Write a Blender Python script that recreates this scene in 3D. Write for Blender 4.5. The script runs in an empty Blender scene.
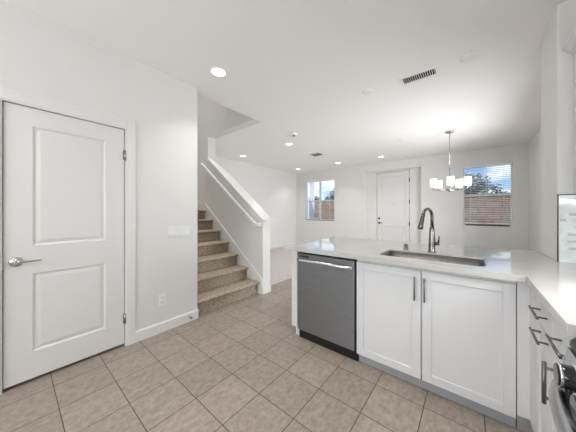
import bpy, bmesh, math, random
from mathutils import Vector, Matrix
R = math.radians
C = bpy.context.scene.collection
sc = bpy.context.scene
random.seed(7)

# ------------------------------------------------------------------ camera, sky, sun, large lights, exposure
cam_d = bpy.data.cameras.new('camera')
cam_d.sensor_fit = 'HORIZONTAL'; cam_d.sensor_width = 36.0; cam_d.lens = 36.0*225/576
cam_d.shift_y = -4.3/576; cam_d.clip_start = 0.02; cam_d.clip_end = 300
cam = bpy.data.objects.new('camera', cam_d); C.objects.link(cam)
cam.location = (0, 0, 1.268); cam.rotation_euler = (R(90), 0, R(39.07))
sc.camera = cam

sc.view_settings.view_transform = 'Standard'; sc.view_settings.look = 'None'
sc.view_settings.gamma = 1.0; sc.view_settings.use_curve_mapping = False
sc.view_settings.exposure = 0.2

SKY_STRENGTH = 1.2
SUN_POWER = 3.2
CAN_POWER = 3.0          # kitchen ceiling downlights (W)
CAN_POWER_FAR = 3.0      # living room downlights (W)
KITCHEN_FILL_POWER = 18.0  # fill lamp at the added right kitchen window (W)
SIDE_FILL_POWER = 43.0  # fill lamp at the added left kitchen window (W)
DINING_FILL_POWER = 69.0   # fill lamp at the added dining glass door (W)
UPSTAIRS_POWER = 11.5          # fill lamp added above the stairwell (W)
COUNTER_FILL_POWER = 12.0  # lamp added under the wall cabinet (W)
SHADE_POWER = 0.7

world = bpy.data.worlds.new('sky'); sc.world = world; world.use_nodes = True
wn, wl = world.node_tree.nodes, world.node_tree.links
wn.clear()
def wnode(t, **kw):
    n = wn.new(t)
    for k, v in kw.items(): setattr(n, k, v)
    return n
tc = wnode('ShaderNodeTexCoord'); sep = wnode('ShaderNodeSeparateXYZ'); wl.new(tc.outputs['Generated'], sep.inputs[0])
ramp = wnode('ShaderNodeValToRGB'); wl.new(sep.outputs['Z'], ramp.inputs[0])
e = ramp.color_ramp.elements
e[0].position = 0.0; e[0].color = (0.66, 0.80, 0.98, 1)
e[1].position = 0.5; e[1].color = (0.10, 0.26, 0.62, 1)
mid_e = e.new(0.13); mid_e.color = (0.22, 0.45, 0.80, 1)
mp = wnode('ShaderNodeMapping'); mp.inputs['Scale'].default_value = (1.0, 1.0, 3.2); wl.new(tc.outputs['Generated'], mp.inputs[0])
nz = wnode('ShaderNodeTexNoise'); nz.inputs['Scale'].default_value = 5.0; nz.inputs['Detail'].default_value = 6.0
wl.new(mp.outputs[0], nz.inputs['Vector'])
cr = wnode('ShaderNodeValToRGB'); side = wnode('ShaderNodeMath', operation='MULTIPLY_ADD'); wl.new(sep.outputs['X'], side.inputs[0]); side.inputs[1].default_value = -0.22   # more cloud to the west
wl.new(nz.outputs['Fac'], side.inputs[2]); wl.new(side.outputs[0], cr.inputs[0])
cr.color_ramp.elements[0].position = 0.47; cr.color_ramp.elements[0].color = (0, 0, 0, 1)
cr.color_ramp.elements[1].position = 0.64; cr.color_ramp.elements[1].color = (1, 1, 1, 1)
mx = wnode('ShaderNodeMix'); mx.data_type = 'RGBA'
wl.new(cr.outputs[0], mx.inputs[0]); wl.new(ramp.outputs[0], mx.inputs[6]); mx.inputs[7].default_value = (1.25, 1.28, 1.32, 1)
bg = wnode('ShaderNodeBackground'); bg.inputs['Strength'].default_value = SKY_STRENGTH; wl.new(mx.outputs[2], bg.inputs['Color'])
wo = wnode('ShaderNodeOutputWorld'); wl.new(bg.outputs[0], wo.inputs[0])

sun_d = bpy.data.lights.new('sun', 'SUN'); sun_d.energy = SUN_POWER; sun_d.angle = R(1.5); sun_d.color = (1, 0.95, 0.88)
sun = bpy.data.objects.new('sun', sun_d); C.objects.link(sun); sun.rotation_euler = (R(42), 0, R(45))

def area(name, loc, target, sx, sy, power, color=(1, 1, 1)):
    d = bpy.data.lights.new(name, 'AREA'); d.shape = 'RECTANGLE'; d.size = sx; d.size_y = sy; d.energy = power; d.color = color
    o = bpy.data.objects.new(name, d); C.objects.link(o); o.location = loc
    o.rotation_euler = (Vector(target)-Vector(loc)).to_track_quat('-Z', 'Y').to_euler()
    return o
area('kitchen_fill', (0.85, -2.45, 1.65), (0.75, 0, 1.60), 1.9, 1.4, KITCHEN_FILL_POWER, (0.98, 0.99, 1.0))  # added lamp, fills the kitchen from the unseen right window
area('kitchen_side_fill', (-1.25, -2.45, 1.65), (-1.0, 0, 1.75), 1.5, 1.4, SIDE_FILL_POWER, (0.98, 0.99, 1.0))  # added lamp at the unseen left window, evens out the kitchen
area('dining_fill', (1.20, 4.45, 1.10), (0, 4.45, 1.10), 2.3, 2.0, DINING_FILL_POWER, (0.98, 0.99, 1.0)).data.spread = R(129)  # added lamp at the unseen dining door, lifts living and dining walls
ups = area('stairwell_fill', (-4.0, 1.85, 5.15), (-4.0, 1.85, 0), 1.6, 0.6, UPSTAIRS_POWER, (1.0, 0.99, 0.97)); ups.data.spread = R(62)  # added lamp below the upper ceiling, brightens steps and half wall

# ------------------------------------------------------------------ materials
MATS = {}
def mat(name, color, rough=0.5, metal=0.0, spec=0.5, emit=None, estr=0.0, noise=0.0, nscale=20.0, bump=0.0, bscale=200.0, stretch=(1, 1, 1), coat=0.0, trans=0.0):
    m = bpy.data.materials.new(name); m.use_nodes = True
    nt = m.node_tree; n, l = nt.nodes, nt.links
    p = n['Principled BSDF']
    p.inputs['Base Color'].default_value = (*color, 1); p.inputs['Roughness'].default_value = rough
    p.inputs['Metallic'].default_value = metal; p.inputs['Specular IOR Level'].default_value = spec
    p.inputs['Coat Weight'].default_value = coat; p.inputs['Transmission Weight'].default_value = trans
    if emit: p.inputs['Emission Color'].default_value = (*emit, 1); p.inputs['Emission Strength'].default_value = estr
    if noise or bump:
        t = n.new('ShaderNodeTexCoord'); mpn = n.new('ShaderNodeMapping'); mpn.inputs['Scale'].default_value = stretch
        l.new(t.outputs['Object'], mpn.inputs[0])
    if noise:
        x = n.new('ShaderNodeTexNoise'); x.inputs['Scale'].default_value = nscale; x.inputs['Detail'].default_value = 5
        l.new(mpn.outputs[0], x.inputs['Vector'])
        r = n.new('ShaderNodeValToRGB'); l.new(x.outputs['Fac'], r.inputs[0])
        r.color_ramp.elements[0].position = 0.3; r.color_ramp.elements[1].position = 0.7
        r.color_ramp.elements[0].color = (*[c*(1-noise) for c in color], 1)
        r.color_ramp.elements[1].color = (*[min(1, c*(1+noise)) for c in color], 1)
        l.new(r.outputs[0], p.inputs['Base Color'])
    if bump:
        x = n.new('ShaderNodeTexNoise'); x.inputs['Scale'].default_value = bscale; x.inputs['Detail'].default_value = 3
        l.new(mpn.outputs[0], x.inputs['Vector'])
        b = n.new('ShaderNodeBump'); b.inputs['Strength'].default_value = bump; b.inputs['Distance'].default_value = 0.002
        l.new(x.outputs['Fac'], b.inputs['Height']); l.new(b.outputs[0], p.inputs['Normal'])
    MATS[name] = m
    return m
wall_m = mat('wall_paint', (0.765, 0.758, 0.735), 0.6, spec=0.3, bump=0.08, bscale=180)
ceil_m = mat('ceiling_paint', (0.93, 0.925, 0.91), 0.8, spec=0.2, bump=0.06, bscale=120)
trim_m = mat('trim_paint', (0.785, 0.78, 0.765), 0.35, spec=0.45)
door_m = mat('door_paint', (0.765, 0.76, 0.742), 0.38, spec=0.45)
cab_m = mat('cabinet_paint', (0.71, 0.712, 0.715), 0.35, spec=0.45)
toe_shade_m = mat('toe_kick_shade_grey', (0.36, 0.365, 0.38), 0.5)  # white boards; the shade under the cabinets is put into this grey
quartz_m = mat('white_quartz', (0.55, 0.54, 0.52), 0.03, spec=1.0, noise=0.025, nscale=7)
steel_m = mat('brushed_steel', (0.50, 0.50, 0.51), 0.26, 1.0, noise=0.10, nscale=30, stretch=(0.4, 0.4, 12))
sink_m = mat('sink_steel', (0.19, 0.18, 0.17), 0.33, 1.0, noise=0.1, nscale=40, stretch=(1, 1, 1))
chrome_m = mat('satin_nickel', (0.46, 0.445, 0.43), 0.2, 1.0)
faucet_m = mat('dark_stainless', (0.20, 0.19, 0.18), 0.2, 1.0)
pull_m = mat('gunmetal', (0.20, 0.20, 0.205), 0.34, 0.95)
bright_m = mat('bright_steel', (0.75, 0.75, 0.76), 0.18, 1.0)
black_m = mat('black_plastic', (0.008, 0.008, 0.009), 0.35)
gloss_black_m = mat('gloss_black', (0.01, 0.01, 0.012), 0.08)
blackmetal_m = mat('black_hardware', (0.02, 0.018, 0.016), 0.35, 0.6)
plastic_m = mat('white_plastic', (0.84, 0.84, 0.85), 0.3, spec=0.5)
vent_m = mat('vent_enamel', (0.88, 0.88, 0.875), 0.4)
dark_m = mat('dark_void', (0.03, 0.03, 0.035), 0.8)
vinyl_m = mat('white_vinyl', (0.92, 0.92, 0.92), 0.4)
slat_m = mat('blind_slat', (0.93, 0.93, 0.93), 0.45)
near_black_m = mat('near_black', (0.035, 0.03, 0.028), 0.6)
lamp_m = mat('downlight_lens', (0.9, 0.9, 0.88), 0.4, emit=(1.0, 0.97, 0.92), estr=2.6)
shade_m = mat('opal_glass', (0.9, 0.9, 0.88), 0.3, emit=(1.0, 0.97, 0.91), estr=0.42)
stucco_m = mat('white_stucco', (0.93, 0.92, 0.90), 0.8, bump=0.3, bscale=60)
ground_m = mat('ground', (0.30, 0.27, 0.23), 0.9, noise=0.2, nscale=6)
leaf_m = mat('leaf', (0.17, 0.215, 0.185), 0.6, noise=0.35, nscale=9)
bark_m = mat('bark', (0.16, 0.11, 0.08), 0.9, noise=0.3, nscale=20)
sidecar_m = mat('living_carpet', (0.60, 0.55, 0.525), 0.95, spec=0.1, noise=0.16, nscale=26, bump=0.6, bscale=160)
grout_trim_m = mat('dark_metal_edge', (0.06, 0.058, 0.055), 0.35, 0.7)

def math_node(nt, op, a, b=None, c=None):
    n = nt.nodes.new('ShaderNodeMath'); n.operation = op
    for i, v in enumerate((a, b, c)):
        if v is None: continue
        if isinstance(v, (int, float)): n.inputs[i].default_value = v
        else: nt.links.new(v, n.inputs[i])
    return n.outputs[0]

def tile_floor_material():
    m = bpy.data.materials.new('brown_floor_tile'); m.use_nodes = True
    nt = m.node_tree; n, l = nt.nodes, nt.links; p = n['Principled BSDF']
    t = n.new('ShaderNodeTexCoord'); s = n.new('ShaderNodeSeparateXYZ'); l.new(t.outputs['Object'], s.inputs[0])
    u = math_node(nt, 'DIVIDE', math_node(nt, 'SUBTRACT', s.outputs['X'], -1.145), 0.3027)
    v = math_node(nt, 'DIVIDE', math_node(nt, 'SUBTRACT', s.outputs['Y'], 0.196), 0.2985)
    def edge(q):
        f = math_node(nt, 'FRACT', q)
        return math_node(nt, 'ABSOLUTE', math_node(nt, 'SUBTRACT', f, 0.5))
    ed = math_node(nt, 'MAXIMUM', edge(u), edge(v))
    g = n.new('ShaderNodeMapRange'); g.inputs['From Min'].default_value = 0.4895; g.inputs['From Max'].default_value = 0.4945
    l.new(ed, g.inputs['Value'])
    cx = n.new('ShaderNodeCombineXYZ'); l.new(math_node(nt, 'FLOOR', u), cx.inputs[0]); l.new(math_node(nt, 'FLOOR', v), cx.inputs[1])
    wn_ = n.new('ShaderNodeTexWhiteNoise'); wn_.noise_dimensions = '3D'; l.new(cx.outputs[0], wn_.inputs['Vector'])
    off = n.new('ShaderNodeVectorMath'); off.operation = 'MULTIPLY_ADD'
    l.new(wn_.outputs['Color'], off.inputs[0]); off.inputs[1].default_value = (9, 9, 9); l.new(t.outputs['Object'], off.inputs[2])
    mpn = n.new('ShaderNodeMapping'); mpn.inputs['Scale'].default_value = (1.6, 1.0, 1); l.new(off.outputs[0], mpn.inputs[0])
    a = n.new('ShaderNodeTexNoise'); a.inputs['Scale'].default_value = 21; a.inputs['Detail'].default_value = 10; a.inputs['Roughness'].default_value = 0.75
    l.new(mpn.outputs[0], a.inputs['Vector'])
    r = n.new('ShaderNodeValToRGB'); l.new(a.outputs['Fac'], r.inputs[0])
    r.color_ramp.elements[0].position = 0.28; r.color_ramp.elements[0].color = (0.205, 0.162, 0.130, 1)
    r.color_ramp.elements[1].position = 0.72; r.color_ramp.elements[1].color = (0.43, 0.365, 0.31, 1)
    hv = n.new('ShaderNodeHueSaturation'); l.new(r.outputs[0], hv.inputs['Color'])
    l.new(math_node(nt, 'MULTIPLY_ADD', wn_.outputs['Value'], 0.14, 0.93), hv.inputs['Value'])
    mix = n.new('ShaderNodeMix'); mix.data_type = 'RGBA'; l.new(g.outputs[0], mix.inputs[0]); l.new(hv.outputs[0], mix.inputs[6])
    mix.inputs[7].default_value = (0.050, 0.036, 0.026, 1)
    l.new(mix.outputs[2], p.inputs['Base Color'])
    l.new(math_node(nt, 'MULTIPLY_ADD', a.outputs['Fac'], 0.25, 0.22), p.inputs['Roughness'])
    p.inputs['Specular IOR Level'].default_value = 0.45
    b = n.new('ShaderNodeBump'); b.inputs['Strength'].default_value = 0.35; b.inputs['Distance'].default_value = 0.002
    l.new(math_node(nt, 'SUBTRACT', math_node(nt, 'MULTIPLY', a.outputs['Fac'], 0.4), g.outputs[0]), b.inputs['Height'])
    l.new(b.outputs[0], p.inputs['Normal'])
    return m
tile_m = tile_floor_material()

def stair_carpet_material():
    m = bpy.data.materials.new('stair_carpet'); m.use_nodes = True
    nt = m.node_tree; n, l = nt.nodes, nt.links; p = n['Principled BSDF']
    t = n.new('ShaderNodeTexCoord')
    a = n.new('ShaderNodeTexNoise'); a.inputs['Scale'].default_value = 46; a.inputs['Detail'].default_value = 6; a.inputs['Roughness'].default_value = 0.7
    l.new(t.outputs['Object'], a.inputs['Vector'])
    r = n.new('ShaderNodeValToRGB'); l.new(a.outputs['Fac'], r.inputs[0])
    r.color_ramp.elements[0].position = 0.33; r.color_ramp.elements[0].color = (0.22, 0.176, 0.13, 1)
    r.color_ramp.elements[1].position = 0.68; r.color_ramp.elements[1].color = (0.56, 0.475, 0.38, 1)
    l.new(r.outputs[0], p.inputs['Base Color'])
    p.inputs['Roughness'].default_value = 0.95; p.inputs['Specular IOR Level'].default_value = 0.1
    f = n.new('ShaderNodeTexNoise'); f.inputs['Scale'].default_value = 260; l.new(t.outputs['Object'], f.inputs['Vector'])
    b = n.new('ShaderNodeBump'); b.inputs['Strength'].default_value = 0.8; b.inputs['Distance'].default_value = 0.006
    l.new(f.outputs['Fac'], b.inputs['Height']); l.new(b.outputs[0], p.inputs['Normal'])
    return m
carpet_m = stair_carpet_material()

def brick_material(name, c1, c2, mortar, scale, bw, bh, msize, rough=0.8, offset=0.5):
    m = bpy.data.materials.new(name); m.use_nodes = True
    nt = m.node_tree; n, l = nt.nodes, nt.links; p = n['Principled BSDF']
    t = n.new('ShaderNodeTexCoord'); s = n.new('ShaderNodeSeparateXYZ'); l.new(t.outputs['Object'], s.inputs[0])
    cx = n.new('ShaderNodeCombineXYZ'); l.new(s.outputs['X'], cx.inputs[0]); l.new(s.outputs['Z'], cx.inputs[1])
    b = n.new('ShaderNodeTexBrick'); b.offset = offset; l.new(cx.outputs[0], b.inputs['Vector'])
    b.inputs['Color1'].default_value = (*c1, 1); b.inputs['Color2'].default_value = (*c2, 1); b.inputs['Mortar'].default_value = (*mortar, 1)
    b.inputs['Scale'].default_value = scale; b.inputs['Brick Width'].default_value = bw; b.inputs['Row Height'].default_value = bh; b.inputs['Mortar Size'].default_value = msize
    nz_ = n.new('ShaderNodeTexNoise'); nz_.inputs['Scale'].default_value = 14; nz_.inputs['Detail'].default_value = 5; l.new(t.outputs['Object'], nz_.inputs['Vector'])
    hs = n.new('ShaderNodeHueSaturation'); l.new(b.outputs['Color'], hs.inputs['Color'])
    l.new(math_node(nt, 'MULTIPLY_ADD', nz_.outputs['Fac'], 0.5, 0.75), hs.inputs['Value'])
    l.new(hs.outputs[0], p.inputs['Base Color']); p.inputs['Roughness'].default_value = rough
    return m
fence_m = brick_material('tan_block', (0.21, 0.148, 0.110), (0.33, 0.250, 0.195), (0.13, 0.105, 0.088), 1.0, 0.40, 0.20, 0.012)
mosaic_m = brick_material('glass_mosaic', (0.70, 0.73, 0.73), (0.60, 0.645, 0.65), (0.66, 0.67, 0.66), 1.0, 0.11, 0.0245, 0.0016, 0.12, 0.37)

def clear_glass():
    m = bpy.data.materials.new('window_glass'); m.use_nodes = True
    nt = m.node_tree; n, l = nt.nodes, nt.links; n.remove(n['Principled BSDF'])
    t = n.new('ShaderNodeBsdfTransparent'); t.inputs[0].default_value = (0.97, 0.98, 0.98, 1)
    g = n.new('ShaderNodeBsdfGlossy'); g.inputs['Roughness'].default_value = 0.02
    fr = n.new('ShaderNodeFresnel'); fr.inputs[0].default_value = 1.45
    mxs = n.new('ShaderNodeMixShader'); l.new(math_node(nt, 'MULTIPLY', fr.outputs[0], 0.3), mxs.inputs[0]); l.new(t.outputs[0], mxs.inputs[1]); l.new(g.outputs[0], mxs.inputs[2])
    l.new(mxs.outputs[0], n['Material Output'].inputs[0])
    return m
glass_m = clear_glass()

def wavy_steel():
    m = bpy.data.materials.new('dishwasher_steel'); m.use_nodes = True
    nt = m.node_tree; n, l = nt.nodes, nt.links; p = n['Principled BSDF']
    p.inputs['Metallic'].default_value = 1.0; p.inputs['Roughness'].default_value = 0.36
    t = n.new('ShaderNodeTexCoord'); mpn = n.new('ShaderNodeMapping'); mpn.inputs['Scale'].default_value = (3.0, 3.0, 260); l.new(t.outputs['Object'], mpn.inputs[0])
    a = n.new('ShaderNodeTexNoise'); a.inputs['Scale'].default_value = 1.0; a.inputs['Detail'].default_value = 3; l.new(mpn.outputs[0], a.inputs['Vector'])
    r = n.new('ShaderNodeValToRGB'); l.new(a.outputs['Fac'], r.inputs[0])
    r.color_ramp.elements[0].position = 0.3; r.color_ramp.elements[0].color = (0.265, 0.275, 0.29, 1)
    r.color_ramp.elements[1].position = 0.7; r.color_ramp.elements[1].color = (0.325, 0.34, 0.36, 1)
    l.new(r.outputs[0], p.inputs['Base Color'])
    mp2 = n.new('ShaderNodeMapping'); mp2.inputs['Scale'].default_value = (9.0, 1.0, 1.6); l.new(t.outputs['Object'], mp2.inputs[0])
    w = n.new('ShaderNodeTexNoise'); w.inputs['Scale'].default_value = 1.0; w.inputs['Detail'].default_value = 0; l.new(mp2.outputs[0], w.inputs['Vector'])
    b = n.new('ShaderNodeBump'); b.inputs['Strength'].default_value = 0.35; b.inputs['Distance'].default_value = 0.012
    l.new(w.outputs['Fac'], b.inputs['Height'])
    l.new(b.outputs[0], p.inputs['Normal'])
    tg = n.new('ShaderNodeCombineXYZ'); tg.inputs[0].default_value = 1.0; l.new(tg.outputs[0], p.inputs['Tangent'])   # grain runs sideways
    p.inputs['Anisotropic'].default_value = 0.92
    p.inputs['Anisotropic Rotation'].default_value = 0.25
    return m
dw_m = wavy_steel()

# ------------------------------------------------------------------ mesh helpers
ORG = {}
class MB:
    def __init__(self): self.bm = bmesh.new(); self.sm = set()
    def box(self, x0, x1, y0, y1, z0, z1, bevel=0.0, seg=2):
        b2 = bmesh.new()
        bmesh.ops.create_cube(b2, size=1.0)
        for v in b2.verts:
            v.co = Vector(((x0+x1)/2+v.co.x*(x1-x0), (y0+y1)/2+v.co.y*(y1-y0), (z0+z1)/2+v.co.z*(z1-z0)))
        if bevel: bmesh.ops.bevel(b2, geom=b2.edges[:], offset=bevel, segments=seg, affect='EDGES', profile=0.5)
        self._merge(b2); return self
    def _merge(self, b2, smooth=False):
        mp_ = {}
        for v in b2.verts: mp_[v] = self.bm.verts.new(v.co)
        for f in b2.faces:
            try:
                nf = self.bm.faces.new([mp_[v] for v in f.verts]); nf.smooth = smooth or f.smooth
            except ValueError: pass
        b2.free()
    def prism(self, pts, axis, a0, a1):
        # pts are 2D points; axis: the extruded one ('x': pts=(y,z), 'y': pts=(x,z), 'z': pts=(x,y))
        def P(p, a): return {'x': (a, p[0], p[1]), 'y': (p[0], a, p[1]), 'z': (p[0], p[1], a)}[axis]
        b2 = bmesh.new()
        A = [b2.verts.new(P(p, a0)) for p in pts]; B = [b2.verts.new(P(p, a1)) for p in pts]
        n = len(pts)
        for i in range(n): b2.faces.new((A[i], A[(i+1) % n], B[(i+1) % n], B[i]))
        b2.faces.new(A[::-1]); b2.faces.new(B)
        bmesh.ops.recalc_face_normals(b2, faces=b2.faces[:])
        self._merge(b2); return self
    def tube(self, pts, rad, seg=12, caps=True, squash=None):
        pts = [Vector(p) for p in pts]; n = len(pts)
        rr = rad if isinstance(rad, (list, tuple)) else [rad]*n
        b2 = bmesh.new(); rings = []; up = None
        for i, p in enumerate(pts):
            t = (pts[min(i+1, n-1)]-pts[max(i-1, 0)]).normalized()
            if up is None:
                up = Vector((0, 0, 1)) if abs(t.z) < 0.9 else Vector((1, 0, 0))
            s = t.cross(up).normalized(); up = s.cross(t).normalized()
            k = squash or (1, 1)
            rings.append([b2.verts.new(p+(s*math.cos(2*math.pi*j/seg)*k[0]+up*math.sin(2*math.pi*j/seg)*k[1])*rr[i]) for j in range(seg)])
        for i in range(n-1):
            for j in range(seg):
                f = b2.faces.new((rings[i][j], rings[i][(j+1) % seg], rings[i+1][(j+1) % seg], rings[i+1][j])); f.smooth = True
        if caps: b2.faces.new(rings[0][::-1]); b2.faces.new(rings[-1])
        bmesh.ops.recalc_face_normals(b2, faces=b2.faces[:])
        self._merge(b2); return self
    def lathe(self, prof, c, axis='z', seg=28, smooth=True, cap=True):
        # prof: list of (radius, height along the axis) from c
        c = Vector(c); b2 = bmesh.new(); rings = []
        def P(r, h, a):
            u, v = r*math.cos(a), r*math.sin(a)
            return c+Vector({'z': (u, v, h), 'x': (h, u, v), 'y': (u, h, v)}[axis])
        for r, h in prof: rings.append([b2.verts.new(P(max(r, 1e-5), h, 2*math.pi*j/seg)) for j in range(seg)])
        for i in range(len(rings)-1):
            for j in range(seg):
                f = b2.faces.new((rings[i][j], rings[i][(j+1) % seg], rings[i+1][(j+1) % seg], rings[i+1][j])); f.smooth = smooth
        if cap: b2.faces.new(rings[0][::-1]); b2.faces.new(rings[-1])
        bmesh.ops.recalc_face_normals(b2, faces=b2.faces[:])
        self._merge(b2); return self
    def quad(self, *ps):
        self.bm.faces.new([self.bm.verts.new(p) for p in ps]); return self
    def build(self, name, m, parent=None):
        o_ = ORG.get(parent.name, Vector()) if parent else Vector()
        me = bpy.data.meshes.new(name)
        for v in self.bm.verts: v.co -= o_
        self.bm.to_mesh(me); self.bm.free(); me.materials.append(m)
        o = bpy.data.objects.new(name, me); C.objects.link(o)
        if parent: o.parent = parent
        ORG[o.name] = o_
        return o
def thing(name, label, cat, loc, group=None):
    o = bpy.data.objects.new(name, None); C.objects.link(o); o.location = loc; o.empty_display_size = 0.1
    o['label'] = label; o['category'] = cat
    if group: o['group'] = group
    ORG[o.name] = Vector(loc)
    return o
def tag(o, label, cat, group=None, kind=None):
    o['label'] = label; o['category'] = cat
    if group: o['group'] = group
    if kind: o['kind'] = kind
    return o
def struct(o, label=None, cat=None):
    o['kind'] = 'structure'
    if label: o['label'] = label
    if cat: o['category'] = cat
    return o
def struct_empty(name, loc, label, cat):
    o = bpy.data.objects.new(name, None); C.objects.link(o); o.location = loc; ORG[o.name] = Vector(loc)
    return struct(o, label, cat)
def copy_thing(src, offset, label):
    c = src.copy(); C.objects.link(c); c.location = src.location+Vector(offset); c['label'] = label
    ORG[c.name] = Vector(c.location)
    for ch in src.children:
        k = ch.copy(); C.objects.link(k); k.parent = c
        for g in ch.children:
            q = g.copy(); C.objects.link(q); q.parent = k
    return c

# ------------------------------------------------------------------ the room
WL, CE, YF = -2.53, 2.743, 6.98
DY0, DY1, DTOP = -0.050, 0.692, 2.058            # closet door opening in the left wall
struct(MB().box(-5.45, 2.15, -2.5, 7.3, -0.12, 0.0).build('floor', tile_m), 'floor of square brown stone-look tiles with dark grout', 'floor')
struct(MB().box(-5.25, -2.665, 2.615, 6.98, 0.0, 0.008).build('floor_carpet', sidecar_m), 'pale pinkish carpet in the living area beyond the stairs', 'floor')
c = MB()
c.box(-5.45, 2.15, -2.5, 1.41, CE, 2.98); c.box(-2.675, 1.35, 1.41, 2.44, CE, 2.98); c.box(-5.45, 1.35, 2.60, 7.3, CE, 2.98)
c.box(-2.675, 1.35, 2.44, 2.60, CE, 2.98)
struct(c.build('ceiling', ceil_m), 'smooth white ceiling with an opening over the stairs', 'ceiling')
# left kitchen wall, with a rounded corner at its stair end
w = MB()
w.box(WL-0.12, WL, -2.5, DY0, 0, CE); w.box(WL-0.12, WL, DY0, DY1, DTOP, CE)
rc = 0.018
w.prism([(WL-0.12, DY1), (WL, DY1)]+[(WL-rc+rc*math.cos(R(a)), 1.41-rc+rc*math.sin(R(a))) for a in range(0, 91, 15)]+[(WL-0.12, 1.41)], 'z', 0, CE)
struct(w.build('wall_left', wall_m), 'white kitchen wall around the closet door', 'wall')
struct(MB().box(-5.45, WL-0.12, 1.29, 1.41, 0, 5.2).box(WL-0.12, -2.52, 1.29, 1.41, 2.98, 5.2).build('wall_stair_near', wall_m))
struct(MB().box(-3.45, -3.35, -0.6, 1.29, 0, CE).box(-3.35, WL-0.12, -0.7, -0.6, 0, CE).build('wall_closet', wall_m))
struct(MB().box(-5.45, -5.25, 1.29, 7.3, 0, CE).box(-5.45, -5.25, 1.29, 2.60, CE, 5.2).build('wall_living', wall_m), 'white living room side wall running to the far corner', 'wall')
# far wall with two windows and the front door recess
W1 = (-4.85, -3.625, 0.94, 2.40); W2 = (-0.145, 0.725, 0.915, 2.375); RX0, RX1, RZ = -2.575, -1.04, 2.49
FX0, FX1, FZ = -2.25, -1.325, 2.46; RD = 0.11
w = MB(); Y0, Y1 = YF, YF+0.18
w.box(-5.45, W1[0], Y0, Y1, 0, CE); w.box(W1[0], W1[1], Y0, Y1, 0, W1[2]); w.box(W1[0], W1[1], Y0, Y1, W1[3], CE)
w.box(W1[1], RX0, Y0, Y1, 0, CE); w.box(RX0, RX1, Y0, Y1, RZ, CE); w.box(RX1, W2[0], Y0, Y1, 0, CE)
w.box(RX0, FX0, Y0+RD, Y1, 0, RZ); w.box(FX1, RX1, Y0+RD, Y1, 0, RZ); w.box(FX0, FX1, Y0+RD, Y1, FZ, RZ)
w.box(W2[0], W2[1], Y0, Y1, 0, W2[2]); w.box(W2[0], W2[1], Y0, Y1, W2[3], CE); w.box(W2[1], 1.35, Y0, Y1, 0, CE)
struct(w.build('wall_far', wall_m), 'far white wall with the front door and two windows', 'wall')
struct(MB().box(0.955, 1.135, 2.94, 3.30, 0, CE).box(0.955, 1.135, 5.60, 6.98, 0, CE).box(0.955, 1.135, 3.30, 5.60, 2.12, CE).build('wall_dining', wall_m), 'white side wall of the dining area', 'wall')
rc = 0.014
w = MB().prism([(0.955, 2.45), (1.35, 2.45), (1.35, 2.94), (0.955, 2.94)], 'z', 0, CE)
w.prism([(0.955, 2.94)]+[(0.478+rc-rc*math.sin(R(a)), 2.94-rc+rc*math.cos(R(a))) for a in range(0, 91, 15)]
        + [(0.478+rc-rc*math.cos(R(a)), 2.45+rc-rc*math.sin(R(a))) for a in range(0, 91, 15)]+[(0.955, 2.45)], 'z', 0, CE)
struct(w.build('wall_stub', wall_m), 'white stub wall standing at the end of the counter', 'wall')
struct(MB().box(0.885, 1.35, -0.1, 2.45, 0, CE).box(1.35, 2.15, -0.1, 0.08, 0, CE).box(1.97, 2.15, -2.5, -0.1, 0, CE).build('wall_right', wall_m))
w = MB().box(-5.45, -2.05, -2.5, -2.3, 0, CE).box(-0.45, -0.15, -2.5, -2.3, 0, CE).box(1.85, 1.97, -2.5, -2.3, 0, CE)
for a0, a1 in ((-2.05, -0.45), (-0.15, 1.85)): w.box(a0, a1, -2.5, -2.3, 2.4, CE).box(a0, a1, -2.5, -2.3, 0, 0.95)
struct(w.build('wall_back', wall_m))
# stair side wall: sloped half wall, full height at the landing, upper wall over the ceiling line
SL = 0.7585
def capz(x): return 1.128+SL*(-2.46-x)
w = MB().prism([(-2.48, 0), (-2.48, capz(-2.48)), (-4.0, capz(-4.0)), (-4.0, CE), (-5.25, CE), (-5.25, 0)], 'y', 2.44, 2.60)
w.box(-5.25, -2.675, 2.44, 2.60, CE, 5.2)
hw = struct(w.build('wall_stair', wall_m), 'white half wall sloping up beside the carpeted stairs', 'wall')
b2 = MB().prism([(-2.46, capz(-2.46)), (-2.385, capz(-2.46)-0.004), (-2.385, capz(-2.46)+0.014), (-2.435, capz(-2.435)+0.026), (-4.0, capz(-4.0)+0.026), (-4.0, capz(-4.0))], 'y', 2.418, 2.622)
b2.build('wall_cap', trim_m, hw)
struct(MB().box(-2.675, -2.52, 1.41, 2.44, 2.98, 5.2).build('wall_upstairs', wall_m))
struct(MB().box(-5.45, -2.5, 1.29, 2.62, 5.2, 5.3).build('ceiling_upstairs', ceil_m))

# baseboards and casings
def baseboard(name, horizontal_axis, a0, a1, face, sign, h=0.105):
    # profile: flat board with an eased top
    pr = [(0, 0), (0.014*sign, 0), (0.014*sign, h-0.014), (0.008*sign, h), (0, h)]
    m_ = MB()
    if horizontal_axis == 'y': m_.prism([(face+p, z) for p, z in pr], 'y', a0, a1)
    else: m_.prism([(face+p, z) for p, z in pr], 'x', a0, a1)
    return struct(m_.build(name, trim_m))
baseboard('baseboard_left', 'y', 0.762, 1.408, WL, 1)
baseboard('baseboard_left_near', 'y', -2.3, -0.12, WL, 1)
baseboard('baseboard_living', 'y', 2.60, 6.98, -5.25, 1)
baseboard('baseboard_far', 'x', -5.236, RX0, YF, -1)
baseboard('baseboard_far_right', 'x', RX1, 0.955, YF, -1)
m_ = MB().prism([(2.434, 0), (2.606, 0), (2.606, 0.105), (2.434, 0.105)], 'x', -2.48, -2.466)
m_.prism([(2.60, 0), (2.614, 0), (2.614, 0.091), (2.608, 0.105), (2.60, 0.105)], 'x', -5.236, -2.466)
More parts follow.
